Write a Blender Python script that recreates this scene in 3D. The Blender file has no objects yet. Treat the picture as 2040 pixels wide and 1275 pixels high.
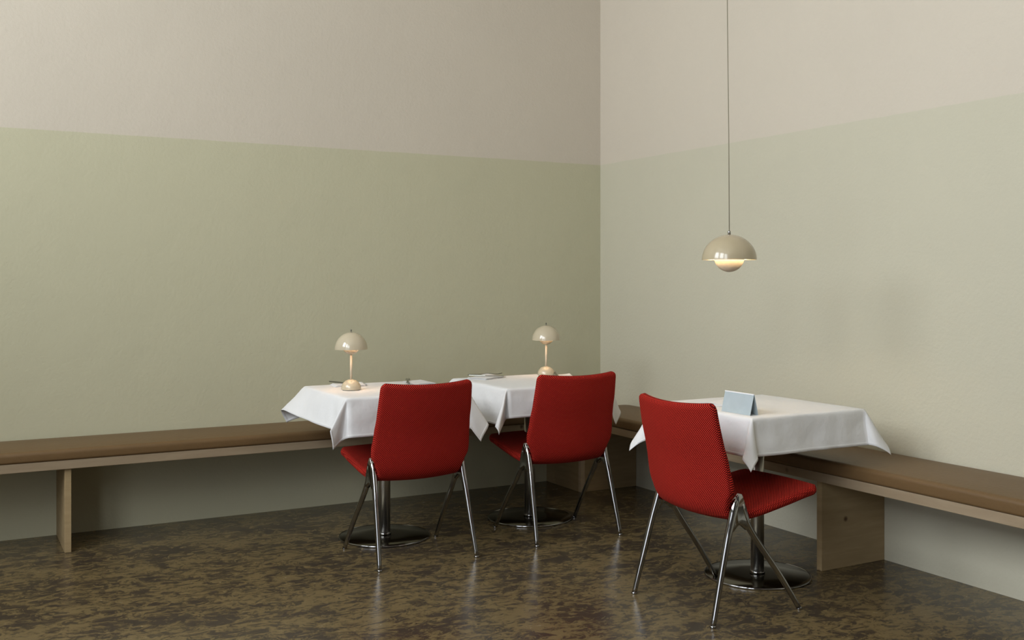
import bpy, bmesh, math, random
from mathutils import Vector, Matrix, Euler
from mathutils import noise as mnoise

random.seed(4)
SC = bpy.context.scene
COL = SC.collection
PI = math.pi
def R_(d): return math.radians(d)

# ------------------------------------------------------------------ camera, world, lights
cam_d = bpy.data.cameras.new('camera')
cam = bpy.data.objects.new('camera', cam_d); COL.objects.link(cam)
cam.location = (-3.837, -5.737, 1.305)
cam.rotation_euler = (R_(90), 0, R_(-28.9))
cam_d.sensor_width = 36.0
cam_d.lens = 36.0*2063/2040
cam_d.shift_y = -82.5/2040
cam_d.clip_start = 0.05
SC.camera = cam

w = bpy.data.worlds.new('world'); SC.world = w; w.use_nodes = True
bg = w.node_tree.nodes['Background']
bg.inputs[0].default_value = (0.75, 0.85, 1.0, 1); bg.inputs[1].default_value = 1.0

vs = SC.view_settings
vs.view_transform = 'Standard'; vs.look = 'None'; vs.exposure = 0.06; vs.gamma = 1.0
vs.use_curve_mapping = False

ROOM_X0, ROOM_Y0, ROOM_H = -5.8, -9.0, 4.9
def area(name, loc, rot, sx, sy, power, color):
    d = bpy.data.lights.new(name, 'AREA'); d.shape = 'RECTANGLE'; d.size = sx; d.size_y = sy
    d.energy = power; d.color = color
    o = bpy.data.objects.new(name, d); COL.objects.link(o); o.location = loc; o.rotation_euler = rot
    return o
# daylight in the three tall windows of the left wall and the window behind the camera
WIN_LEFT = [(-5.9, 1.5), (-3.9, 1.5), (-1.9, 1.5)]          # (centre y, width)
WZ0, WZ1 = 2.1, 4.4
for (cy, ww), pw in zip(WIN_LEFT, (100, 125, 132)):
    area('window_daylight', (ROOM_X0-0.12, cy, (WZ0+WZ1)/2), (R_(90), 0, R_(-90)), ww, WZ1-WZ0, pw, (0.93, 0.97, 1.0))
# dimmer frosted lower sashes under two of them
LOWER = [(-5.9, 1.5), (-3.9, 1.5)]
LZ0, LZ1 = 0.25, 1.85
for cy, ww in LOWER:
    area('window_daylight', (ROOM_X0-0.12, cy, (LZ0+LZ1)/2), (R_(90), 0, R_(-90)), ww, LZ1-LZ0, 15, (0.95, 0.97, 1.0))

# ------------------------------------------------------------------ materials
def lin(r, g, b):
    f = lambda c: ((c/255+0.055)/1.055)**2.4 if c/255 > 0.04045 else c/255/12.92
    return (f(r), f(g), f(b), 1)
def mat(name, base, rough=0.5, metal=0.0, spec=0.5, bump=0.0, bscale=50, var=0.0, vscale=3.0, coat=0.0, sheen=0.0):
    m = bpy.data.materials.new(name); m.use_nodes = True
    nt = m.node_tree; b = nt.nodes['Principled BSDF']
    b.inputs['Base Color'].default_value = base if len(base) == 4 else (*base, 1)
    b.inputs['Roughness'].default_value = rough; b.inputs['Metallic'].default_value = metal
    b.inputs['Specular IOR Level'].default_value = spec
    b.inputs['Coat Weight'].default_value = coat
    b.inputs['Coat Roughness'].default_value = 0.08
    b.inputs['Sheen Weight'].default_value = sheen
    tc = nt.nodes.new('ShaderNodeTexCoord')
    if var > 0:
        n = nt.nodes.new('ShaderNodeTexNoise'); n.inputs['Scale'].default_value = vscale; n.inputs['Detail'].default_value = 5
        nt.links.new(tc.outputs['Object'], n.inputs['Vector'])
        hs = nt.nodes.new('ShaderNodeHueSaturation'); hs.inputs['Color'].default_value = b.inputs['Base Color'].default_value
        mr = nt.nodes.new('ShaderNodeMapRange'); mr.inputs[3].default_value = 1-var; mr.inputs[4].default_value = 1+var
        nt.links.new(n.outputs['Fac'], mr.inputs[0]); nt.links.new(mr.outputs[0], hs.inputs['Value'])
        nt.links.new(hs.outputs[0], b.inputs['Base Color'])
    if bump > 0:
        n = nt.nodes.new('ShaderNodeTexNoise'); n.inputs['Scale'].default_value = bscale; n.inputs['Detail'].default_value = 4
        nt.links.new(tc.outputs['Object'], n.inputs['Vector'])
        bp = nt.nodes.new('ShaderNodeBump'); bp.inputs['Strength'].default_value = 1.0; bp.inputs['Distance'].default_value = bump
        nt.links.new(n.outputs['Fac'], bp.inputs['Height']); nt.links.new(bp.outputs[0], b.inputs['Normal'])
    return m

def wall_mat(name, upper, lower, split=2.058):
    m = bpy.data.materials.new(name); m.use_nodes = True
    nt = m.node_tree; N = nt.nodes; L = nt.links; b = N['Principled BSDF']
    b.inputs['Roughness'].default_value = 0.72; b.inputs['Specular IOR Level'].default_value = 0.3
    g = N.new('ShaderNodeNewGeometry'); sp = N.new('ShaderNodeSeparateXYZ'); L.new(g.outputs['Position'], sp.inputs[0])
    n0 = N.new('ShaderNodeTexNoise'); n0.inputs['Scale'].default_value = 9; n0.inputs['Detail'].default_value = 6; L.new(g.outputs['Position'], n0.inputs['Vector'])
    ma = N.new('ShaderNodeMath'); ma.operation = 'MULTIPLY_ADD'; ma.inputs[1].default_value = 0.008; L.new(n0.outputs['Fac'], ma.inputs[0]); L.new(sp.outputs['Z'], ma.inputs[2])
    gt = N.new('ShaderNodeMapRange'); gt.inputs[1].default_value = split+0.002; gt.inputs[2].default_value = split+0.006; L.new(ma.outputs[0], gt.inputs[0])
    mx = N.new('ShaderNodeMix'); mx.data_type = 'RGBA'; mx.inputs['A'].default_value = lower; mx.inputs['B'].default_value = upper
    L.new(gt.outputs[0], mx.inputs['Factor'])
    n1 = N.new('ShaderNodeTexNoise'); n1.inputs['Scale'].default_value = 1.3; n1.inputs['Detail'].default_value = 5; L.new(g.outputs['Position'], n1.inputs['Vector'])
    mr = N.new('ShaderNodeMapRange'); mr.inputs[3].default_value = 0.955; mr.inputs[4].default_value = 1.045; L.new(n1.outputs['Fac'], mr.inputs[0])
    hs = N.new('ShaderNodeHueSaturation'); L.new(mx.outputs['Result'], hs.inputs['Color']); L.new(mr.outputs[0], hs.inputs['Value'])
    L.new(hs.outputs[0], b.inputs['Base Color'])
    # rolled paint and skim-coat relief
    n2 = N.new('ShaderNodeTexNoise'); n2.inputs['Scale'].default_value = 60; n2.inputs['Detail'].default_value = 4; L.new(g.outputs['Position'], n2.inputs['Vector'])
    n3 = N.new('ShaderNodeTexNoise'); n3.inputs['Scale'].default_value = 7; n3.inputs['Detail'].default_value = 3; L.new(g.outputs['Position'], n3.inputs['Vector'])
    ad = N.new('ShaderNodeMath'); ad.operation = 'MULTIPLY_ADD'; ad.inputs[1].default_value = 1.8; L.new(n3.outputs['Fac'], ad.inputs[0]); L.new(n2.outputs['Fac'], ad.inputs[2])
    bp = N.new('ShaderNodeBump'); bp.inputs['Strength'].default_value = 1.0; bp.inputs['Distance'].default_value = 0.0016
    L.new(ad.outputs[0], bp.inputs['Height']); L.new(bp.outputs[0], b.inputs['Normal'])
    return m

def floor_mat():
    m = bpy.data.materials.new('marbled_linoleum'); m.use_nodes = True
    nt = m.node_tree; N = nt.nodes; L = nt.links; b = N['Principled BSDF']
    g = N.new('ShaderNodeNewGeometry')
    mp = N.new('ShaderNodeMapping'); mp.inputs['Rotation'].default_value = (0, 0, R_(35)); mp.inputs['Scale'].default_value = (1.0, 1.55, 1)
    L.new(g.outputs['Position'], mp.inputs['Vector'])
    wn = N.new('ShaderNodeTexNoise'); wn.inputs['Scale'].default_value = 6.0; wn.inputs['Detail'].default_value = 3; L.new(mp.outputs[0], wn.inputs['Vector'])
    sc = N.new('ShaderNodeVectorMath'); sc.operation = 'MULTIPLY_ADD'; sc.inputs[1].default_value = (0.16, 0.16, 0.16)
    L.new(wn.outputs['Color'], sc.inputs[0]); L.new(mp.outputs[0], sc.inputs[2])
    n1 = N.new('ShaderNodeTexNoise'); n1.inputs['Scale'].default_value = 16.0; n1.inputs['Detail'].default_value = 10; n1.inputs['Roughness'].default_value = 0.77; n1.inputs['Distortion'].default_value = 0.45
    L.new(sc.outputs[0], n1.inputs['Vector'])
    r1 = N.new('ShaderNodeValToRGB'); e = r1.color_ramp.elements
    e[0].position = 0.425; e[0].color = (0.045, 0.034, 0.026, 1)
    e[1].position = 0.56; e[1].color = (0.160, 0.117, 0.056, 1)
    x = e.new(0.46); x.color = (0.066, 0.048, 0.029, 1)
    x = e.new(0.495); x.color = (0.115, 0.084, 0.040, 1)
    n5 = N.new('ShaderNodeTexNoise'); n5.inputs['Scale'].default_value = 3.0; n5.inputs['Detail'].default_value = 4; L.new(mp.outputs[0], n5.inputs['Vector'])
    m5 = N.new('ShaderNodeMath'); m5.operation = 'MULTIPLY_ADD'; m5.inputs[1].default_value = 0.40; L.new(n5.outputs['Fac'], m5.inputs[0])
    m6 = N.new('ShaderNodeMath'); m6.operation = 'SUBTRACT'; m6.inputs[1].default_value = 0.20; L.new(n1.outputs['Fac'], m6.inputs[0]); L.new(m6.outputs[0], m5.inputs[2])
    L.new(m5.outputs[0], r1.inputs[0])
    n2 = N.new('ShaderNodeTexNoise'); n2.inputs['Scale'].default_value = 13; n2.inputs['Detail'].default_value = 7; n2.inputs['Roughness'].default_value = 0.6; n2.inputs['Distortion'].default_value = 0.8
    L.new(sc.outputs[0], n2.inputs['Vector'])
    r2 = N.new('ShaderNodeMapRange'); r2.inputs[1].default_value = 0.575; r2.inputs[2].default_value = 0.61; L.new(n2.outputs['Fac'], r2.inputs[0])
    mx = N.new('ShaderNodeMix'); mx.data_type = 'RGBA'; mx.inputs['B'].default_value = (0.045, 0.036, 0.026, 1)
    m8 = N.new('ShaderNodeMath'); m8.operation = 'MULTIPLY'; m8.inputs[1].default_value = 0.75; L.new(r2.outputs[0], m8.inputs[0])
    L.new(r1.outputs[0], mx.inputs['A']); L.new(m8.outputs[0], mx.inputs['Factor'])
    L.new(mx.outputs['Result'], b.inputs['Base Color'])
    b.inputs['Roughness'].default_value = 0.3; b.inputs['Specular IOR Level'].default_value = 0.32
    n3 = N.new('ShaderNodeTexNoise'); n3.inputs['Scale'].default_value = 160; n3.inputs['Detail'].default_value = 3; L.new(g.outputs['Position'], n3.inputs['Vector'])
    mr = N.new('ShaderNodeMapRange'); mr.inputs[3].default_value = 0.15; mr.inputs[4].default_value = 0.34; L.new(n1.outputs['Fac'], mr.inputs[0]); L.new(mr.outputs[0], b.inputs['Roughness'])
    bp = N.new('ShaderNodeBump'); bp.inputs['Strength'].default_value = 0.5; bp.inputs['Distance'].default_value = 0.0006
    L.new(n3.outputs['Fac'], bp.inputs['Height']); L.new(bp.outputs[0], b.inputs['Normal'])
    return m

def weave_mat():
    m = bpy.data.materials.new('red_weave'); m.use_nodes = True
    nt = m.node_tree; N = nt.nodes; L = nt.links; b = N['Principled BSDF']
    tc = N.new('ShaderNodeTexCoord'); sp = N.new('ShaderNodeSeparateXYZ'); L.new(tc.outputs['UV'], sp.inputs[0])
    def sine(out, period):
        a = N.new('ShaderNodeMath'); a.operation = 'MULTIPLY'; a.inputs[1].default_value = 2*PI/period; L.new(out, a.inputs[0])
        s = N.new('ShaderNodeMath'); s.operation = 'SINE'; L.new(a.outputs[0], s.inputs[0]); return s
    su = sine(sp.outputs['X'], 0.0088); sv = sine(sp.outputs['Y'], 0.0088)
    mu = N.new('ShaderNodeMath'); mu.operation = 'MULTIPLY'; L.new(su.outputs[0], mu.inputs[0]); L.new(sv.outputs[0], mu.inputs[1])
    mr = N.new('ShaderNodeMapRange'); mr.inputs[1].default_value = -0.12; mr.inputs[2].default_value = 0.62; L.new(mu.outputs[0], mr.inputs[0])
    nz = N.new('ShaderNodeTexNoise'); nz.inputs['Scale'].default_value = 300; L.new(tc.outputs['UV'], nz.inputs['Vector'])
    r = N.new('ShaderNodeMix'); r.data_type = 'RGBA'; r.inputs['A'].default_value = (0.58, 0.018, 0.014, 1); r.inputs['B'].default_value = (0.78, 0.070, 0.035, 1)
    L.new(nz.outputs['Fac'], r.inputs['Factor'])
    mx = N.new('ShaderNodeMix'); mx.data_type = 'RGBA'; mx.inputs['A'].default_value = (0.075, 0.002, 0.003, 1)
    L.new(r.outputs['Result'], mx.inputs['B']); L.new(mr.outputs[0], mx.inputs['Factor'])
    L.new(mx.outputs['Result'], b.inputs['Base Color'])
    b.inputs['Roughness'].default_value = 0.85; b.inputs['Specular IOR Level'].default_value = 0.08
    b.inputs['Sheen Weight'].default_value = 0.03; b.inputs['Sheen Tint'].default_value = (1, 0.25, 0.15, 1)
    bp = N.new('ShaderNodeBump'); bp.inputs['Strength'].default_value = 0.8; bp.inputs['Distance'].default_value = 0.0012
    L.new(mr.outputs[0], bp.inputs['Height']); L.new(bp.outputs[0], b.inputs['Normal'])
    return m

def cloth_mat():
    # UV holds the distance (m) to the nearest hem in U
    m = bpy.data.materials.new('white_linen'); m.use_nodes = True
    nt = m.node_tree; N = nt.nodes; L = nt.links; b = N['Principled BSDF']
    b.inputs['Base Color'].default_value = (0.735, 0.735, 0.74, 1); b.inputs['Roughness'].default_value = 0.9; b.inputs['Specular IOR Level'].default_value = 0.15
    tc = N.new('ShaderNodeTexCoord'); sp = N.new('ShaderNodeSeparateXYZ'); L.new(tc.outputs['UV'], sp.inputs[0])
    st = N.new('ShaderNodeMapRange'); st.inputs[1].default_value = 0.0105; st.inputs[2].default_value = 0.0135; L.new(sp.outputs['X'], st.inputs[0])
    nz = N.new('ShaderNodeTexNoise'); nz.inputs['Scale'].default_value = 9; nz.inputs['Detail'].default_value = 5; L.new(tc.outputs['Object'], nz.inputs['Vector'])
    nf = N.new('ShaderNodeTexNoise'); nf.inputs['Scale'].default_value = 70; nf.inputs['Detail'].default_value = 3; L.new(tc.outputs['Object'], nf.inputs['Vector'])
    a = N.new('ShaderNodeMath'); a.operation = 'MULTIPLY_ADD'; a.inputs[1].default_value = -0.22; L.new(st.outputs[0], a.inputs[0]); L.new(nz.outputs['Fac'], a.inputs[2])
    a2 = N.new('ShaderNodeMath'); a2.operation = 'MULTIPLY_ADD'; a2.inputs[1].default_value = 0.12; L.new(nf.outputs['Fac'], a2.inputs[0]); L.new(a.outputs[0], a2.inputs[2])
    bp = N.new('ShaderNodeBump'); bp.inputs['Strength'].default_value = 1.0; bp.inputs['Distance'].default_value = 0.006
    L.new(a2.outputs[0], bp.inputs['Height']); L.new(bp.outputs[0], b.inputs['Normal'])
    return m

def wood_mat(name, c1, c2):
    m = bpy.data.materials.new(name); m.use_nodes = True
    nt = m.node_tree; N = nt.nodes; L = nt.links; b = N['Principled BSDF']
    tc = N.new('ShaderNodeTexCoord')
    mp = N.new('ShaderNodeMapping'); mp.inputs['Scale'].default_value = (3, 3, 30) ; L.new(tc.outputs['Object'], mp.inputs['Vector'])
    n = N.new('ShaderNodeTexNoise'); n.inputs['Scale'].default_value = 1.5; n.inputs['Detail'].default_value = 7; n.inputs['Distortion'].default_value = 0.6; L.new(mp.outputs[0], n.inputs['Vector'])
    v = N.new('ShaderNodeTexVoronoi'); v.inputs['Scale'].default_value = 5.5; L.new(tc.outputs['Object'], v.inputs['Vector'])
    k = N.new('ShaderNodeMapRange'); k.inputs[1].default_value = 0.03; k.inputs[2].default_value = 0.09; L.new(v.outputs['Distance'], k.inputs[0])
    r = N.new('ShaderNodeMix'); r.data_type = 'RGBA'; r.inputs['A'].default_value = c1; r.inputs['B'].default_value = c2; L.new(n.outputs['Fac'], r.inputs['Factor'])
    kx = N.new('ShaderNodeMix'); kx.data_type = 'RGBA'; kx.inputs['A'].default_value = (c1[0]*.35, c1[1]*.25, c1[2]*.2, 1); L.new(k.outputs[0], kx.inputs['Factor']); L.new(r.outputs['Result'], kx.inputs['B'])
    L.new(kx.outputs['Result'], b.inputs['Base Color']); b.inputs['Roughness'].default_value = 0.6
    return m

M = {}
M['wall_back'] = wall_mat('plaster_back', (0.56, 0.505, 0.42, 1), (0.492, 0.470, 0.333, 1))
M['wall_right'] = wall_mat('plaster_right_lit', (0.56, 0.505, 0.42, 1), (0.515, 0.488, 0.382, 1))  # same lower paint as the back wall, its stronger light put into the colour
M['ceiling'] = mat('ceiling_paint', (0.62, 0.58, 0.50), 0.9, bump=0.001, bscale=30)
M['floor'] = floor_mat()
M['dark_wall'] = mat('darkened_front_wall', (0.07, 0.055, 0.04), 0.5, var=0.1)  # unseen front wall, made dark to cut fill and darken the chrome reflections
M['left_wall'] = mat('darkened_olive_plaster', (0.26, 0.24, 0.18), 0.8, bump=0.001, bscale=30)  # unseen left wall, darkened as well so less light bounces into the room
M['weave'] = weave_mat()
M['cloth'] = cloth_mat()
M['chrome'] = mat('polished_chrome', (0.38, 0.38, 0.385), 0.08, 1.0, bump=0.00004, bscale=30)
M['steel'] = mat('dark_polished_steel', (0.13, 0.12, 0.095), 0.14, 1.0, bump=0.00001, bscale=25)
M['brushed'] = mat('brushed_steel', (0.52, 0.50, 0.46), 0.34, 1.0, bump=0.00003, bscale=25)
M['black'] = mat('black_rubber', (0.015, 0.015, 0.015), 0.5, var=0.1)
M['leather'] = mat('brown_leather', (0.135, 0.080, 0.034), 0.45, spec=0.32, bump=0.0012, bscale=55, var=0.12, vscale=5)
M['pine'] = wood_mat('pine_board', (0.23, 0.165, 0.10, 1), (0.34, 0.265, 0.175, 1))
M['raw'] = wood_mat('raw_edge_pine', (0.42, 0.33, 0.22, 1), (0.55, 0.45, 0.31, 1))
M['ply'] = wood_mat('stained_panel', (0.27, 0.19, 0.09, 1), (0.42, 0.31, 0.17, 1))
M['enamel'] = mat('beige_enamel', (0.52, 0.45, 0.325), 0.2, coat=0.6, var=0.03)
M['enamel_matt'] = mat('beige_satin_enamel', (0.64, 0.54, 0.41), 0.6, spec=0.3, var=0.02)
M['enamel_pendant'] = mat('olive_beige_enamel', (0.42, 0.355, 0.235), 0.22, coat=0.5, var=0.03)
M['white_enamel'] = mat('white_enamel', (0.85, 0.82, 0.75), 0.5, var=0.02)
M['cord'] = mat('grey_textile_cord', (0.22, 0.20, 0.14), 0.8, bump=0.0005, bscale=400)
M['paper'] = mat('pale_blue_card', (0.40, 0.47, 0.50), 0.7, var=0.14, vscale=14)
M['paper_edge'] = mat('white_card', (0.80, 0.82, 0.84), 0.7, var=0.02)
M['frame'] = mat('window_frame_paint', (0.5, 0.5, 0.47), 0.5, var=0.03)
M['board'] = mat('table_board', (0.25, 0.2, 0.15), 0.6, var=0.05)
M['cutlery'] = mat('brushed_cutlery', (0.20, 0.20, 0.175), 0.3, 1.0, bump=0.00003, bscale=60)
def glow(name, col, s):
    m = bpy.data.materials.new(name); m.use_nodes = True
    b = m.node_tree.nodes['Principled BSDF']
    b.inputs['Base Color'].default_value = (*col, 1)
    b.inputs['Emission Color'].default_value = (*col, 1); b.inputs['Emission Strength'].default_value = s
    return m
M['bulb'] = glow('warm_bulb', (1.0, 0.66, 0.36), 12)

# ------------------------------------------------------------------ mesh helpers
def obj(name, bm, m, parent=None, smooth=True, bevel=0.0, mods=None, recalc=True):
    if recalc: bmesh.ops.recalc_face_normals(bm, faces=bm.faces[:])
    me = bpy.data.meshes.new(name); bm.to_mesh(me); bm.free()
    me.materials.append(m)
    for p in me.polygons: p.use_smooth = smooth
    o = bpy.data.objects.new(name, me); COL.objects.link(o)
    if parent: o.parent = parent
    if bevel > 0:
        b = o.modifiers.new('bevel', 'BEVEL'); b.width = bevel; b.segments = 3; b.limit_method = 'ANGLE'; b.angle_limit = R_(40)
    return o
def tag(o, label, cat, group=None, kind=None):
    if label: o['label'] = label
    if cat: o['category'] = cat
    if group: o['group'] = group
    if kind: o['kind'] = kind
    return o
def thing(name, label, cat, loc=(0, 0, 0), rz=0, group=None):
    o = bpy.data.objects.new(name, None); COL.objects.link(o); o.location = loc; o.rotation_euler = (0, 0, rz)
    o.empty_display_size = 0.1
    return tag(o, label, cat, group)
def bx(bm, x0, x1, y0, y1, z0, z1):
    v = [bm.verts.new(p) for p in [(x0,y0,z0),(x1,y0,z0),(x1,y1,z0),(x0,y1,z0),(x0,y0,z1),(x1,y0,z1),(x1,y1,z1),(x0,y1,z1)]]
    for f in [(0,3,2,1),(4,5,6,7),(0,1,5,4),(1,2,6,5),(2,3,7,6),(3,0,4,7)]:
        bm.faces.new([v[i] for i in f])
    return bm
def box(name, dims, m, parent=None, bevel=0.0, smooth=False):
    o = obj(name, bx(bmesh.new(), *dims), m, parent, smooth=smooth, bevel=bevel); return o
def lathe(bm, prof, n=48, c=(0, 0, 0)):
    rows = []
    for r, z in prof:
        if r < 1e-6: rows.append([bm.verts.new((c[0], c[1], c[2]+z))])
        else: rows.append([bm.verts.new((c[0]+r*math.cos(2*PI*k/n), c[1]+r*math.sin(2*PI*k/n), c[2]+z)) for k in range(n)])
    for a, b in zip(rows, rows[1:]):
        if len(a) == 1 and len(b) == 1: continue
        for k in range(n):
            k2 = (k+1) % n
            if len(a) == 1: bm.faces.new((a[0], b[k], b[k2]))
            elif len(b) == 1: bm.faces.new((a[k], b[0], a[k2]))
            else: bm.faces.new((a[k], b[k], b[k2], a[k2]))
    return bm
def tube(bm, pts, rad, n=16, flat=None):
    """rounded-end tube; pts list of Vector, rad list; flat=(axis, factor list) squashes nothing by default"""
    pts = [Vector(p) for p in pts]
    rings = []
    T0 = None
    for i, p in enumerate(pts):
        t = (pts[min(i+1, len(pts)-1)] - pts[max(i-1, 0)]).normalized()
        up = Vector((1, 0, 0)) if abs(t.x) < 0.9 else Vector((0, 1, 0))
        a = (up - t*up.dot(t)).normalized(); b = t.cross(a)
        rings.append([bm.verts.new(p + (a*math.cos(2*PI*k/n) + b*math.sin(2*PI*k/n))*rad[i]) for k in range(n)])
    for A, B in zip(rings, rings[1:]):
        for k in range(n): bm.faces.new((A[k], A[(k+1) % n], B[(k+1) % n], B[k]))
    for ring in (rings[0], rings[-1]): bm.faces.new(ring)
    return bm
def interp(pts, n):
    """Catmull-Rom through tuples, resampled evenly by arc length"""
    P = [Vector(p) for p in pts]; out = []
    Q = [2*P[0]-P[1]] + P + [2*P[-1]-P[-2]]
    dense = []
    for i in range(1, len(Q)-2):
        for k in range(24):
            t = k/24
            dense.append(0.5*((2*Q[i]) + (-Q[i-1]+Q[i+1])*t + (2*Q[i-1]-5*Q[i]+4*Q[i+1]-Q[i+2])*t*t + (-Q[i-1]+3*Q[i]-3*Q[i+1]+Q[i+2])*t**3))
    dense.append(P[-1])
    L = [0]
    for a, b in zip(dense, dense[1:]): L.append(L[-1]+(b-a).length)
    res = []; j = 0
    ss = n if isinstance(n, list) else [i/(n-1) for i in range(n)]
    for f in ss:
        d = f*L[-1]
        while j < len(L)-2 and L[j+1] < d: j += 1
        while j > 0 and L[j] > d: j -= 1
        t = (d-L[j])/max(1e-9, L[j+1]-L[j]); res.append(dense[j].lerp(dense[j+1], min(1, max(0, t))))
    return res, L[-1]

# ------------------------------------------------------------------ the room
def struct(name, dims, m, bevel=0.0):
    return tag(box(name, dims, m), None, None, kind='structure')
T = 0.25
struct('floor', (ROOM_X0-T, T, ROOM_Y0-T, T, -0.2, 0), M['floor'])
struct('ceiling', (ROOM_X0-T, T, ROOM_Y0-T, T, ROOM_H, ROOM_H+0.2), M['ceiling'])
struct('wall_back', (ROOM_X0, 0.0, 0, T, 0, ROOM_H), M['wall_back'])
struct('wall_right', (0, T, ROOM_Y0, T, 0, ROOM_H), M['wall_right'])
def pierced(name, axis, fixed0, fixed1, a0, a1, holes, m):
    bm = bmesh.new(); cur = a0
    def add(p0, p1, z0, z1):
        if axis == 'y': bx(bm, fixed0, fixed1, p0, p1, z0, z1)
        else: bx(bm, p0, p1, fixed0, fixed1, z0, z1)
    for c, ww in sorted(holes):
        add(cur, c-ww/2, 0, ROOM_H)
        if (c, ww) in LOWER: add(c-ww/2, c+ww/2, 0, LZ0); add(c-ww/2, c+ww/2, LZ1, WZ0)
        else: add(c-ww/2, c+ww/2, 0, WZ0)
        add(c-ww/2, c+ww/2, WZ1, ROOM_H); cur = c+ww/2
    add(cur, a1, 0, ROOM_H)
    return tag(obj(name, bm, m, smooth=False), None, None, kind='structure')
pierced('wall_left', 'y', ROOM_X0-T, ROOM_X0, ROOM_Y0, 0, WIN_LEFT, M['left_wall'])
struct('wall_front', (ROOM_X0-T, T, ROOM_Y0-T, ROOM_Y0, 0, ROOM_H), M['dark_wall'])
wn = 0
for side, lst, WZ0, WZ1 in (('l', WIN_LEFT, WZ0, WZ1), ('l', LOWER, LZ0, LZ1)):
    for c, ww in lst:
        wn += 1; bm = bmesh.new(); f = 0.05
        def fr(p0, p1, z0, z1):
            if side == 'l': bx(bm, ROOM_X0-0.10, ROOM_X0-0.04, p0, p1, z0, z1)
            else: bx(bm, p0, p1, ROOM_Y0-0.10, ROOM_Y0-0.04, z0, z1)
        fr(c-ww/2, c+ww/2, WZ0, WZ0+f); fr(c-ww/2, c+ww/2, WZ1-f, WZ1)
        fr(c-ww/2, c-ww/2+f, WZ0+f, WZ1-f); fr(c+ww/2-f, c+ww/2, WZ0+f, WZ1-f); fr(c-f/2, c+f/2, WZ0+f, WZ1-f)
        tag(obj('window_%d' % wn, bm, M['frame'], smooth=False), None, None, kind='structure')

# ------------------------------------------------------------------ benches
def cushion(name, x0, x1, y0, y1, z0, z1, m, parent, rc=0.05, re=0.022, cr=0.006):
    """pad with rounded plan corners, rolled edges and a slightly crowned top"""
    bm = bmesh.new()
    def ring(inset, z, push=0):
        vs_ = []
        r = max(rc-inset, 0.004); X0, X1, Y0, Y1 = x0+inset, x1-inset, y0+inset, y1-inset
        for cx, cy, a0 in ((X1-r, Y1-r, 0), (X0+r, Y1-r, 90), (X0+r, Y0+r, 180), (X1-r, Y0+r, 270)):
            for k in range(9):
                a = R_(a0+k*90/8); vs_.append(bm.verts.new((cx+r*math.cos(a), cy+r*math.sin(a), z)))
        return vs_
    rings = []
    for k in range(7):
        a = -PI/2+PI*k/12 if k < 0 else R_(-90+k*15)
        rings.append(ring(0.012*(1-math.cos(a)), z0+0.012*(1+math.sin(a))))
    for k in range(9):
        a = R_(k*90/8); rings.append(ring(re*(1-math.cos(a)), z1-re+re*math.sin(a)))
    rings.append(ring(re+0.05, z1+cr*0.8)); rings.append(ring(re+0.12, z1+cr))
    for A, B in zip(rings, rings[1:]):
        n = len(A)
        for k in range(n): bm.faces.new((A[k], A[(k+1) % n], B[(k+1) % n], B[k]))
    bm.faces.new(rings[0]); bm.faces.new(rings[-1])
    return obj(name, bm, m, parent)
BZ0, BZ1, BZ2, BD = 0.402, 0.444, 0.498, 0.42
b1 = thing('wall_bench', 'long built-in bench along the left-hand wall, brown leather pad on a pine board', 'bench', (-2.4, -0.2, 0))
def place(o, par):     # keep world-space geometry under a moved parent
    o.matrix_parent_inverse = Matrix.Translation(-par.location); return o
place(cushion('cushion', -4.6, -BD-0.004, -BD-0.006, -0.004, BZ1, BZ2, M['leather'], b1), b1)
place(box('seat_board', (-4.6, -BD-0.002, -BD, -0.001, BZ0, BZ1), M['pine'], b1, bevel=0.002), b1)
place(box('support_panel', (-3.32, -3.29, -BD+0.02, -0.001, 0, BZ0), M['ply'], b1, bevel=0.002), b1)
b2 = thing('wall_bench', 'built-in corner bench along the right-hand wall with closed wooden box end and leather pad', 'bench', (-0.2, -2.0, 0))
place(cushion('cushion', -BD-0.006, -0.004, -4.9, -0.315, BZ1, BZ2+0.008, M['leather'], b2, rc=0.06), b2)
place(box('seat_board', (-BD, -0.001, -4.9, -0.001, BZ0, BZ1), M['pine'], b2, bevel=0.002), b2)
xs = -BD+0.003
for y0, y1 in ((-0.105, -0.002), (-0.384, -0.108)):
    place(box('side_board', (xs, xs+0.024, y0, y1, 0, BZ0), M['ply'], b2, bevel=0.0015), b2)
place(box('corner_post', (xs-0.001, xs+0.030, -0.411, -0.3845, 0, BZ0), M['raw'], b2, bevel=0.002), b2)
place(box('end_panel', (xs+0.0305, -0.002, -0.408, -0.390, 0, BZ0), M['ply'], b2, bevel=0.002), b2)
for yy in (-2.35, -4.4):
    place(box('support_panel', (-BD+0.02, -0.001, yy-0.015, yy+0.015, 0, BZ0), M['ply'], b2, bevel=0.002), b2)

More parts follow.
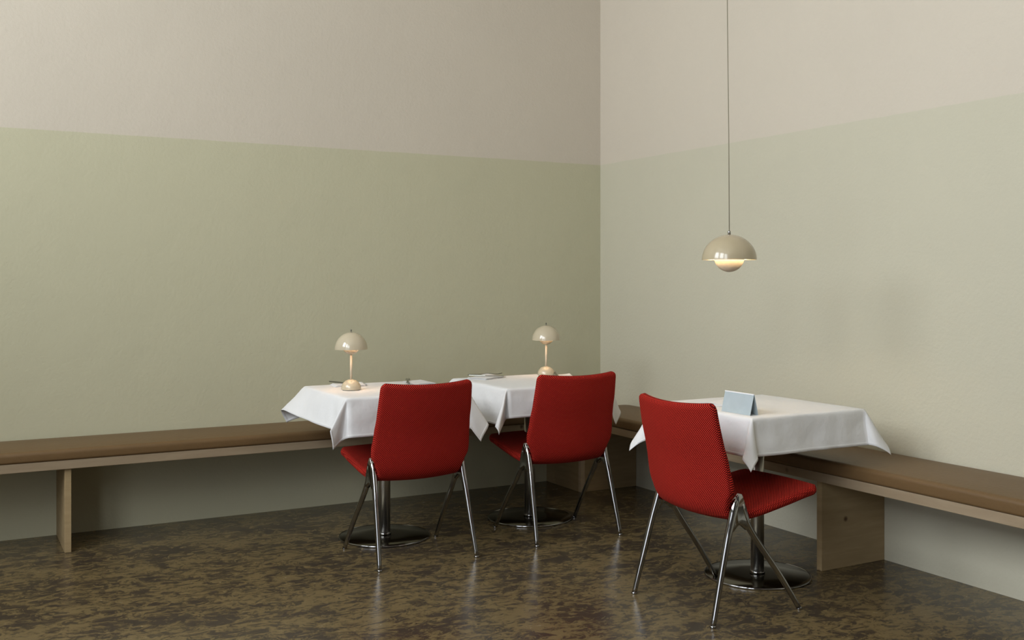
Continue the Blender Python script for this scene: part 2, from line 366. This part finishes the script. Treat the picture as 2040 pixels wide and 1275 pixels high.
# ------------------------------------------------------------------ chair
EDGE = [(.028,.838),(.049,.72),(.074,.62),(.091,.53),(.104,.465),(.121,.415),(.160,.397),(.23,.400),(.35,.418),(.48,.440),(.585,.454)]
CENT = [(-.014,.823),(.009,.71),(.035,.61),(.050,.53),(.062,.465),(.083,.410),(.135,.386),(.22,.392),(.35,.413),(.48,.438),(.592,.460)]
def shell():
    NS, NT = 84, 44
    def spaced(n, L, r):                       # denser samples near both ends
        k = 6; e = [r*(1-math.cos(PI/2*i/k)) for i in range(k+1)]
        mid = [r+(L-2*r)*i/(n-2*k) for i in range(1, n-2*k)]
        return e+mid+[L-x for x in reversed(e)]
    _, LL = interp(EDGE, 50)
    sd = spaced(NS, LL, 0.018)
    fr = [s/LL for s in sd]
    E, _ = interp(EDGE, fr); C, _ = interp(CENT, fr)
    KW = [(0, .2280), (.18, .2345), (.27, .2400), (.360, .2460), (.388, .244), (.425, .226), (.46, .212), (.49, .211), (.535, .228), (.66, .232), (.8, .230), (.95, .224), (1, .222)]
    def wid(d):
        f = d/LL
        for (a, wa), (b, wb) in zip(KW, KW[1:]):
            if f <= b:
                t = (f-a)/(b-a); t = t*t*(3-2*t); wv = wa+(wb-wa)*t; break
        rc = 0.030
        if d < rc: wv -= rc-math.sqrt(max(0, rc*rc-(rc-d)**2))
        rc = 0.042; q = LL-d
        if q < rc: wv -= rc-math.sqrt(max(0, rc*rc-(rc-q)**2))
        return wv
    P = []; UVc = []; th = []
    TT = 0.019
    for i, d in enumerate(sd):
        wv = wid(d); ts = spaced(NT, 2*wv, 0.018); row = []; uv = []; hr = []
        for x in ts:
            x -= wv; t = abs(x)/0.24
            k = min(1.0, t**2.0)
            yz = C[i].lerp(E[i], k)
            row.append(Vector((x, yz[0], yz[1]))); uv.append((x, d))
            e = min(wv-abs(x), d, LL-d); e = max(0, min(1, e/0.018))
            hr.append(TT*math.sqrt(max(0, 1-(1-e)**2)))
        P.append(row); UVc.append(uv); th.append(hr)
    n_s, n_t = len(P), len(P[0])
    def nrm(i, j):
        a = P[min(i+1, n_s-1)][j]-P[max(i-1, 0)][j]; b = P[i][min(j+1, n_t-1)]-P[i][max(j-1, 0)]
        n = b.cross(a)
        return n.normalized() if n.length > 1e-9 else Vector((0, 1, 0))
    NN = [[nrm(i, j) for j in range(n_t)] for i in range(n_s)]
    # + normal must face the sitter
    sg = 1 if NN[10][n_t//2].y > 0 else -1
    cut = min(range(n_s), key=lambda i: abs(fr[i]-0.475))
    def part(i0, i1):
        bm = bmesh.new(); uvl = bm.loops.layers.uv.new('UVMap')
        A = {}; B = {}; U = {}
        for i in range(i0, i1+1):
            for j in range(n_t):
                edge = th[i][j] < 1e-5
                n = NN[i][j]*sg
                A[i, j] = bm.verts.new(P[i][j]+n*th[i][j]); U[A[i, j]] = UVc[i][j]
                B[i, j] = A[i, j] if edge else bm.verts.new(P[i][j]-n*th[i][j])
                U[B[i, j]] = UVc[i][j]
        for G, flip in ((A, 0), (B, 1)):
            for i in range(i0, i1):
                for j in range(n_t-1):
                    q = [G[i, j], G[i+1, j], G[i+1, j+1], G[i, j+1]]
                    if flip: q.reverse()
                    try:
                        f = bm.faces.new(q)
                        for l in f.loops: l[uvl].uv = U[l.vert]
                    except ValueError: pass
        return bm
    return part(0, cut), part(cut, n_s-1)

def bracket(s):
    """cast web that joins front and rear leg of one side and grips the shell"""
    bm = bmesh.new()
    out = [(.140,.485),(.128,.474),(.104,.405),(.092,.350),(.104,.338),(.118,.352),(.137,.366),(.156,.358),(.178,.340),(.200,.342),(.192,.380),(.178,.425),(.162,.465),(.152,.482)]
    h = 0.0115; ring = []
    for dx, k in ((-h, .82), (-h*.55, 1), (h*.55, 1), (h, .82)):
        cy = sum(p[0] for p in out)/len(out); cz = sum(p[1] for p in out)/len(out)
        ring.append([bm.verts.new((s*.227+dx, cy+(p[0]-cy)*k, cz+(p[1]-cz)*(k+.0))) for p in out])
    n = len(out)
    for A, B in zip(ring, ring[1:]):
        for k in range(n): bm.faces.new((A[k], A[(k+1) % n], B[(k+1) % n], B[k]))
    bm.faces.new(ring[0]); bm.faces.new(ring[-1])
    return bm
def make_chair(label, loc, rz, group):
    t = thing('dining_chair', label, 'chair', loc, rz, group)
    bb, sb = shell()
    obj('backrest', bb, M['weave'], t); obj('seat', sb, M['weave'], t)
    for s in (-1, 1):
        rp, _ = interp([(s*.243, 0, .006), (s*.2355, .041, .16), (s*.229, .082, .31), (s*.2255, .104, .38), (s*.2245, .122, .44), (s*.2255, .136, .478)], 22)
        n = 22; rr = []
        for k in range(n):
            f = k/(n-1); r = .0104+.0044*min(1, f*1.15)
            if f > .9: r *= math.sqrt(max(.05, 1-((f-.9)/.1)**2))
            rr.append(r)
        lg = obj('leg', tube(bmesh.new(), rp, rr, 20), M['chrome'], t)
        obj('foot_cap', lathe(bmesh.new(), [(0, 0), (.0112, 0), (.0120, .002), (.0116, .006), (.0104, .009), (0, .009)], 20, (s*.243, -.001, 0)), M['chrome'], lg)
        fp, _ = interp([(s*.243, .442, .006), (s*.236, .335, .16), (s*.2285, .228, .30), (s*.226, .178, .375), (s*.2255, .162, .415), (s*.2255, .154, .445)], 22)
        rr = [.0100+.0040*min(1, k/20) for k in range(22)]
        lg = obj('leg', tube(bmesh.new(), fp, rr, 20), M['chrome'], t)
        obj('foot_cap', lathe(bmesh.new(), [(0, 0), (.0112, 0), (.0120, .002), (.0116, .006), (.0104, .009), (0, .009)], 20, (s*.243, .443, 0)), M['chrome'], lg)
        obj('leg_bracket', bracket(s), M['chrome'], t, bevel=0.002)
    return t
def dup(root, label, loc, rz):
    r = root.copy(); COL.objects.link(r); r.location = loc; r.rotation_euler = (0, 0, rz); r['label'] = label
    for ch in list(root.children):
        c = ch.copy(); COL.objects.link(c); c.parent = r
        for g in ch.children:
            d = g.copy(); COL.objects.link(d); d.parent = c
    return r
G = 'red chairs drawn up to the tables'
c1 = make_chair('red woven-fabric chair with chrome legs, nearest the left table, the leftmost of three', (-1.882, -1.413, 0), R_(0.6), G)
c2 = dup(c1, 'red woven-fabric chair with chrome legs at the middle table, second from left', (-1.052, -1.386, 0), R_(-0.8))
c3 = dup(c1, 'red chair turned sideways, nearest the camera at right, under the hanging lamp side', (-1.3150, -2.470, 0), R_(-88.7))
c3['label'] = 'red chair on the right, nearest the camera and turned to face the right-hand wall'

# ------------------------------------------------------------------ tables
def make_table(label, loc):
    t = thing('pedestal_table', label, 'table', loc, 0, 'pedestal tables under white cloths')
    obj('base', lathe(bmesh.new(), [(0, 0), (.226, 0), (.2275, .002), (.2275, .007), (.224, .0095), (.10, .0115), (0, .012)], 96), M['steel'], t)
    obj('base_rim', lathe(bmesh.new(), [(.2276, .001), (.2295, .001), (.231, .003), (.231, .007), (.229, .0095), (.2276, .0097), (.2276, .001)], 96), M['chrome'], t)
    obj('column', lathe(bmesh.new(), [(0, .012), (.029, .012), (.029, .70), (0, .70)], 48), M['brushed'], t)
    obj('collar', lathe(bmesh.new(), [(.029, .012), (.033, .012), (.033, .020), (.031, .024), (.029, .024)], 48), M['chrome'], t)
    obj('top_plate', lathe(bmesh.new(), [(0, .70), (.09, .70), (.10, .712), (.10, .72), (0, .72)], 32), M['black'], t)
    obj('tabletop', bx(bmesh.new(), -.31, .31, -.31, .31, .72, .745), M['board'], t, smooth=False, bevel=.004)
    return t
T1 = (-1.868, -.835); T2 = (-1.020, -.835); T3 = (-.690, -2.270)
t1 = make_table('round-base pedestal table at left, under the cloth with the left lamp', (*T1, 0))
t2 = dup(t1, 'round-base pedestal table in the middle, nearest the room corner', (*T2, 0), 0)
t3 = dup(t1, 'round-base pedestal table at right, below the hanging lamp', (*T3, 0), 0)

def smoothstep(t): t = max(0, min(1, t)); return t*t*(3-2*t)
def cloth(label, loc, ov, sides, corners, seed):
    """ov = overhang (left,right,front,back); sides = outward tilt (deg) at start,mid,end per side;
       corners = list of direction keys from the x-side to the y-side per (sx,sy)"""
    a = .312; Z = .7475; ol, orr, of, ob = ov
    step = .0085
    def axis(lo, hi):
        pts = []
        n1 = max(2, int(lo/step)); n2 = int(2*a/.02); n3 = max(2, int(hi/step))
        pts += [-a-lo+lo*i/n1 for i in range(n1)]; pts += [-a+2*a*i/n2 for i in range(n2)]; pts += [a+hi*i/n3 for i in range(n3+1)]
        return pts
    us, vs2 = axis(ol, orr), axis(of, ob)
    D = Vector((0, 0, -1))
    def tilt(nv, deg, lat=0, lv=None):
        v = D*math.cos(R_(deg))+nv*math.sin(R_(deg))
        if lv is not None: v = v+lv*math.sin(R_(lat))
        return v.normalized()
    def sdir(side, f):
        nv = {'L': Vector((-1,0,0)), 'R': Vector((1,0,0)), 'F': Vector((0,-1,0)), 'B': Vector((0,1,0))}[side]
        keys = sides[side]; n = len(keys)-1; x = f*n; i = min(n-1, int(x)); t = smoothstep(x-i)
        return tilt(nv, keys[i]*(1-t)+keys[i+1]*t)
    def cdir(sx, sy, th):
        A = sdir('R' if sx > 0 else 'L', 1 if sy > 0 else 0); B = sdir('B' if sy > 0 else 'F', 1 if sx > 0 else 0)
        keys = [A]+[Vector(k).normalized() for k in corners[(sx, sy)]]+[B]
        n = len(keys)-1; x = th*n; i = min(n-1, int(x)); t = x-i
        q = [keys[max(0, i-1)], keys[i], keys[i+1], keys[min(n, i+2)]]
        v = 0.5*((2*q[1])+(-q[0]+q[2])*t+(2*q[0]-5*q[1]+4*q[2]-q[3])*t*t+(-q[0]+3*q[1]-3*q[2]+q[3])*t**3)
        return v.normalized()
    bm = bmesh.new(); uvl = bm.loops.layers.uv.new('UVMap'); V = {}; U = {}
    R0 = .010
    for i, u in enumerate(us):
        for j, v in enumerate(vs2):
            cu = max(-a, min(a, u)); cv = max(-a, min(a, v)); du = u-cu; dv = v-cv; r = math.hypot(du, dv)
            p = Vector((cu, cv, Z))
            hem = min(u+a+ol, a+orr-u, v+a+of, a+ob-v)
            if r > 1e-9:
                hv = Vector((du/r, dv/r, 0))
                if abs(dv) < 1e-9: d = sdir('R' if du > 0 else 'L', (cv+a)/(2*a))
                elif abs(du) < 1e-9: d = sdir('B' if dv > 0 else 'F', (cu+a)/(2*a))
                else: d = cdir(1 if du > 0 else -1, 1 if dv > 0 else -1, math.atan2(abs(dv), abs(du))/(PI/2))
                q = R0*(1-math.exp(-r/R0))
                p = p+hv*q*.75+d*(r-q*.8)
                wv = mnoise.noise(Vector((u*5+seed, v*5, seed)))*.010*min(1, r/.1)+mnoise.noise(Vector((u*14+seed, v*14, seed)))*.0042*min(1, r/.05)
                p += Vector((hv.x, hv.y, 0))*wv
                if hem < .012: p += Vector((hv.x, hv.y, 0))*.0008
            else:
                ed = min(a-abs(u), a-abs(v))
                p.z += .0009*mnoise.noise(Vector((u*9, v*9, seed)))+.0012-.0022*(1-smoothstep(ed/.012))
            V[i, j] = bm.verts.new(p); U[V[i, j]] = (hem, 0)
    for i in range(len(us)-1):
        for j in range(len(vs2)-1):
            f = bm.faces.new((V[i, j], V[i+1, j], V[i+1, j+1], V[i, j+1]))
            for l in f.loops: l[uvl].uv = U[l.vert]
    o = obj('tablecloth', bm, M['cloth'])
    o.location = (*loc, 0)
    so = o.modifiers.new('thickness', 'SOLIDIFY'); so.thickness = .0016; so.offset = 1
    return tag(o, label, 'tablecloth', 'white tablecloths')
cloth('white tablecloth on the left table, its left corner flaring out stiffly', T1, (.165, .18, .19, .155),
      {'L': (16, 19, 28, 42), 'R': (10, 10, 12), 'F': (5, 2, 7, 2, 8), 'B': (3, 6, 8)},
      {(-1, -1): [(-.50, -.16, -.82), (-.36, -.13, -.95), (-.10, .05, -1)],
       (-1, 1): [(-.55, .25, -.70), (-.28, .32, -.86), (-.04, .12, -.98)],
       (1, -1): [(.44, -.22, -.87), (.16, -.24, -.96), (.05, -.20, -.98)],
       (1, 1): [(.4, .2, -.8), (.3, .3, -.8), (.1, .3, -.9)]}, 1.3)
cloth('white tablecloth on the middle table, front-left corner folded under', T2, (.195, .17, .155, .15),
      {'L': (5, 8, 14, 18), 'R': (10, 12, 10), 'F': (8, 3, 4, 5), 'B': (10, 8, 8)},
      {(-1, -1): [(-.40, -.20, -.89), (-.36, -.32, -.88), (-.14, -.02, -1), (.02, .12, -1)],
       (-1, 1): [(-.55, .20, -.75), (-.4, .4, -.75), (-.1, .3, -.9)],
       (1, -1): [(.38, .10, -.87), (.06, -.10, -1), (-.06, -.14, -1)],
       (1, 1): [(.4, .2, -.8), (.3, .3, -.8), (.1, .3, -.9)]}, 4.1)
cloth('white tablecloth on the right table under the hanging lamp', T3, (.165, .16, .16, .20),
      {'L': (4, 3, 4, 7), 'R': (8, 8, 8), 'F': (8, 6, 8), 'B': (24, 12, 10)},
      {(-1, -1): [(-.40, -.15, -.85), (-.30, -.32, -.85), (-.1, -.3, -.95)],
       (-1, 1): [(-.24, .02, -.95), (-.40, .18, -.88), (-.28, .40, -.84)],
       (1, -1): [(.4, -.2, -.8), (.3, -.3, -.8), (.1, -.3, -.9)],
       (1, 1): [(.4, .2, -.8), (.3, .3, -.8), (.1, .3, -.9)]}, 7.7)

# ------------------------------------------------------------------ lamps
def arc(r, z, a0, a1, n, ky=1.0):
    return [(max(0, r*math.cos(R_(a0+(a1-a0)*k/n))), z+ky*r*math.sin(R_(a0+(a1-a0)*k/n))) for k in range(n+1)]
def dome(r, h, z, th):      # open cap: rim at z, outer then inner wall
    o = [(r*math.cos(R_(a)), z+h*math.sin(R_(a))) for a in range(0, 91, 5)]
    i = [((r-th)*math.cos(R_(a)), z+(h-th)*math.sin(R_(a))) for a in range(90, -1, -5)]
    o[-1] = (0, o[-1][1]); i[0] = (0, i[0][1])
    return o+i+[o[0]]
def table_lamp(label, loc):
    t = thing('table_lamp', label, 'lamp', loc, 0, 'small domed table lamps')
    obj('base', lathe(bmesh.new(), [(0, .002), (.047, .002), (.0495, .005), (.0495, .008)]+[(.0495*math.cos(R_(a)), .008+.046*math.sin(R_(a))) for a in range(8, 86, 6)]+[(0, .0545)], 48), M['enamel'], t)
    obj('base_pad', lathe(bmesh.new(), [(0, 0), (.044, 0), (.044, .003), (0, .003)], 40), M['black'], t)
    obj('stem', lathe(bmesh.new(), [(0, .05), (.0055, .05), (.0055, .182), (0, .182)], 24), M['enamel_matt'], t)
    bowl = [(0, .177)]+[(.042*math.sin(R_(a)), .177+.036*(1-math.cos(R_(a)))) for a in range(8, 91, 6)]+[(.0425, .215), (.0405, .215), (.037, .210), (0, .208)]
    obj('lower_bowl', lathe(bmesh.new(), bowl, 48), M['enamel'], t)
    sh = obj('shade', lathe(bmesh.new(), dome(.0815, .085, .203, .0022), 64), M['enamel'], t)
    obj('shade_lining', lathe(bmesh.new(), [(.0785*math.cos(R_(a)), .2035+.082*math.sin(R_(a))) for a in range(2, 88, 5)]+[(0, .2855)], 48), M['white_enamel'], sh)
    obj('finial', lathe(bmesh.new(), [(0, .2875), (.0065, .2875), (.0065, .289), (.0018, .2905), (.0018, .294)]+[(.0042*math.cos(R_(a)), .298+.0042*math.sin(R_(a))) for a in range(-60, 86, 15)]+[(0, .3022)], 20), M['cutlery'], t)
    obj('bulb', lathe(bmesh.new(), [(0, .210)]+[(.011*math.cos(R_(a)), .224+.011*math.sin(R_(a))) for a in range(-60, 86, 15)]+[(0, .235)], 20), M['bulb'], t)
    d = bpy.data.lights.new('lamp_light', 'POINT'); d.energy = 0.9; d.color = (1.0, .66, .42); d.shadow_soft_size = .012
    o = bpy.data.objects.new('lamp_light', d); COL.objects.link(o); o.location = (0, 0, .248); o.parent = t
    return t
table_lamp('small beige domed lamp on the left table', (-2.045, -.832, .750))
table_lamp('small beige domed lamp on the middle table, nearest the corner', (-.800, -.640, .750))

p = thing('pendant_lamp', 'olive-beige domed pendant lamp hanging on a long cord at right', 'lamp', (-.911, -2.341, 1.307))
Z0 = .077   # rim height above the origin
obj('shade', lathe(bmesh.new(), dome(.115, .108, Z0, .0025), 72), M['enamel_pendant'], p)
obj('shade_lining', lathe(bmesh.new(), [(.1115*math.cos(R_(a)), Z0+.0005+.1045*math.sin(R_(a))) for a in range(1, 88, 4)]+[(0, Z0+.105)], 56), M['white_enamel'], p)
bw = [(0, .026)]+[(.063*math.sin(R_(a)), .026+.062*(1-math.cos(R_(a)))) for a in range(6, 91, 6)]+[(.064, .094), (.061, .094), (.056, .088), (0, .084)]
obj('lower_bowl', lathe(bmesh.new(), bw, 56), M['enamel_matt'], p)
obj('bulb', lathe(bmesh.new(), [(0, .086)]+[(.018*math.cos(R_(a)), .112+.018*math.sin(R_(a))) for a in range(-60, 86, 15)]+[(0, .130)], 24), M['bulb'], p)
obj('cord_cap', lathe(bmesh.new(), [(0, .184), (.0062, .184), (.0062, .199), (.0045, .201), (0, .201)], 24), M['chrome'], p)
top = ROOM_H-1.307
obj('cord', tube(bmesh.new(), [(0, 0, .2), (-.002, .001, .6), (-.008, .004, 1.2), (-.014, .008, 2.0), (-.020, .011, top-.03)], [.0019]*5, 10), M['cord'], p)
obj('ceiling_cup', lathe(bmesh.new(), [(0, 0), (.045, 0), (.05, -.01), (.045, -.035), (0, -.04)], 32, (-.020, .011, top)), M['enamel_pendant'], p)
d = bpy.data.lights.new('pendant_light', 'POINT'); d.energy = 5.0; d.color = (1.0, .80, .55); d.shadow_soft_size = .02
o = bpy.data.objects.new('pendant_light', d); COL.objects.link(o); o.location = (0, 0, .142); o.parent = p

# ------------------------------------------------------------------ napkins and cutlery
def napkin(label, loc, rz, sx, sy, lift, group='folded white napkins'):
    """a napkin folded in layers, one corner lifting"""
    bm = bmesh.new(); n = 14
    for L_ in range(3):
        G0 = {}
        for i in range(n+1):
            for j in range(n+1):
                x = (i/n-.5)*sx*(1-.03*L_)+.003*L_; y = (j/n-.5)*sy*(1-.02*L_)+.002*L_
                c = max(0, (i/n)*.6+(j/n)*.6-.55)
                z = .0015+L_*.0026+lift*c*c*(.6+.5*L_)+.0016*mnoise.noise(Vector((x*22, y*22, L_*3.3+sx)))
                G0[i, j] = bm.verts.new((x, y, max(.0004+L_*.0016, z)))
        for i in range(n):
            for j in range(n): bm.faces.new((G0[i, j], G0[i+1, j], G0[i+1, j+1], G0[i, j+1]))
    o = obj('napkin', bm, M['cloth'], recalc=False); o.location = (*loc, .7500); o.rotation_euler = (0, 0, rz)
    so = o.modifiers.new('thickness', 'SOLIDIFY'); so.thickness = .0012; so.offset = 1
    return tag(o, label, 'napkin', group)
def ribbon(bm, cs, th=.0012):
    """solid strip through (y, halfwidth, z)"""
    prev = None
    for y, hw, z in cs:
        r = [bm.verts.new((-hw, y, z)), bm.verts.new((hw, y, z)), bm.verts.new((hw*.8, y, z+th)), bm.verts.new((-hw*.8, y, z+th))]
        if prev:
            for k in range(4): bm.faces.new((prev[k], prev[(k+1) % 4], r[(k+1) % 4], r[k]))
        else: bm.faces.new(r)
        prev = r
    bm.faces.new(prev)
def fork(label, loc, rz, z):
    t = thing('fork', label, 'fork', (*loc, z), rz, 'cutlery on the tables')
    bm = bmesh.new(); ribbon(bm, [(-.095, .005, .002), (-.085, .0085, .001), (-.04, .006, .002), (0, .0035, .006), (.025, .004, .007), (.038, .010, .005), (.048, .0115, .003)], .0022)
    obj('handle', bm, M['cutlery'], t, smooth=False, bevel=.0006)
    for k in (-1.5, -.5, .5, 1.5):
        bm = bmesh.new(); x = k*.0062; pr = None
        for y, hw, zz in ((.046, .0021, .003), (.065, .0019, .0025), (.085, .0015, .006), (.092, .0006, .008)):
            r = [bm.verts.new((x-hw, y, zz)), bm.verts.new((x+hw, y, zz)), bm.verts.new((x+hw, y, zz+.0018)), bm.verts.new((x-hw, y, zz+.0018))]
            if pr:
                for q in range(4): bm.faces.new((pr[q], pr[(q+1) % 4], r[(q+1) % 4], r[q]))
            else: bm.faces.new(r)
            pr = r
        bm.faces.new(pr); obj('tine', bm, M['cutlery'], t, smooth=False)
    return t
def knife(label, loc, rz, z):
    t = thing('knife', label, 'knife', (*loc, z), rz, 'cutlery on the tables')
    bm = bmesh.new(); ribbon(bm, [(-.105, .004, .001), (-.098, .0075, .0005), (-.05, .0065, .001), (0, .0048, .001)], .005)
    obj('handle', bm, M['cutlery'], t, bevel=.001, smooth=False)
    bm = bmesh.new(); ribbon(bm, [(0, .0046, .002), (.012, .0085, .002), (.07, .0095, .002), (.095, .006, .002), (.103, .001, .002)], .0015)
    obj('blade', bm, M['cutlery'], t, smooth=False)
    return t
ZT = .7502
napkin('folded white napkin left of the lamp on the left table, knife on it', (-1.985, -.625), R_(-8), .17, .13, .006)
knife('steel knife lying on the napkin behind the left lamp', (-2.005, -.600), R_(-158), ZT+.0105)
napkin('folded white napkin at the right back of the left table, behind the chair back', (-1.620, -.700), R_(4), .11, .18, .003)
fork('steel fork with tines showing above the left chair back', (-1.662, -.650), R_(-24), ZT+.0075)
napkin('folded white napkin under crossed cutlery at the left of the middle table', (-1.175, -.620), R_(28), .20, .13, .014)
fork('steel fork on the raised napkin at the left of the middle table', (-1.155, -.575), R_(-112), ZT+.0150)
knife('steel knife crossing the fork on the middle table', (-1.170, -.605), R_(-134), ZT+.0105)
napkin('folded white napkin right of the lamp on the middle table', (-.755, -.765), R_(-20), .08, .13, .010)
fork('steel fork right of the lamp base on the middle table', (-.780, -.712), R_(-24), ZT+.0095)
napkin('folded white napkin on the right table, beside the pale blue card', (-.800, -2.200), R_(10), .16, .18, .006)
knife('steel knife on the right table beside the pale blue card', (-.885, -2.395), R_(-14), ZT+.001)

# ------------------------------------------------------------------ folded card on the right table
t = thing('menu_card', 'pale blue folded card standing on the right table near its edge', 'card', (-.950, -2.450, ZT+.0005))
for s in (-1, 1):
    bm = bmesh.new()
    pts = [(s*.022, -.088, 0), (s*.022, .088, 0), (s*.0012, .088, .083), (s*.0012, -.088, .083)]
    a_ = [bm.verts.new(q) for q in pts]; b_ = [bm.verts.new((q[0]-s*.0012, q[1], q[2])) for q in pts]
    bm.faces.new(a_); bm.faces.new(b_)
    for k in range(4): bm.faces.new((a_[k], a_[(k+1) % 4], b_[(k+1) % 4], b_[k]))
    obj('panel', bm, M['paper'], t, smooth=False)
obj('spine', bx(bmesh.new(), -.0028, .0028, -.0885, .0885, .0805, .0855), M['paper_edge'], t, smooth=False, bevel=.001)
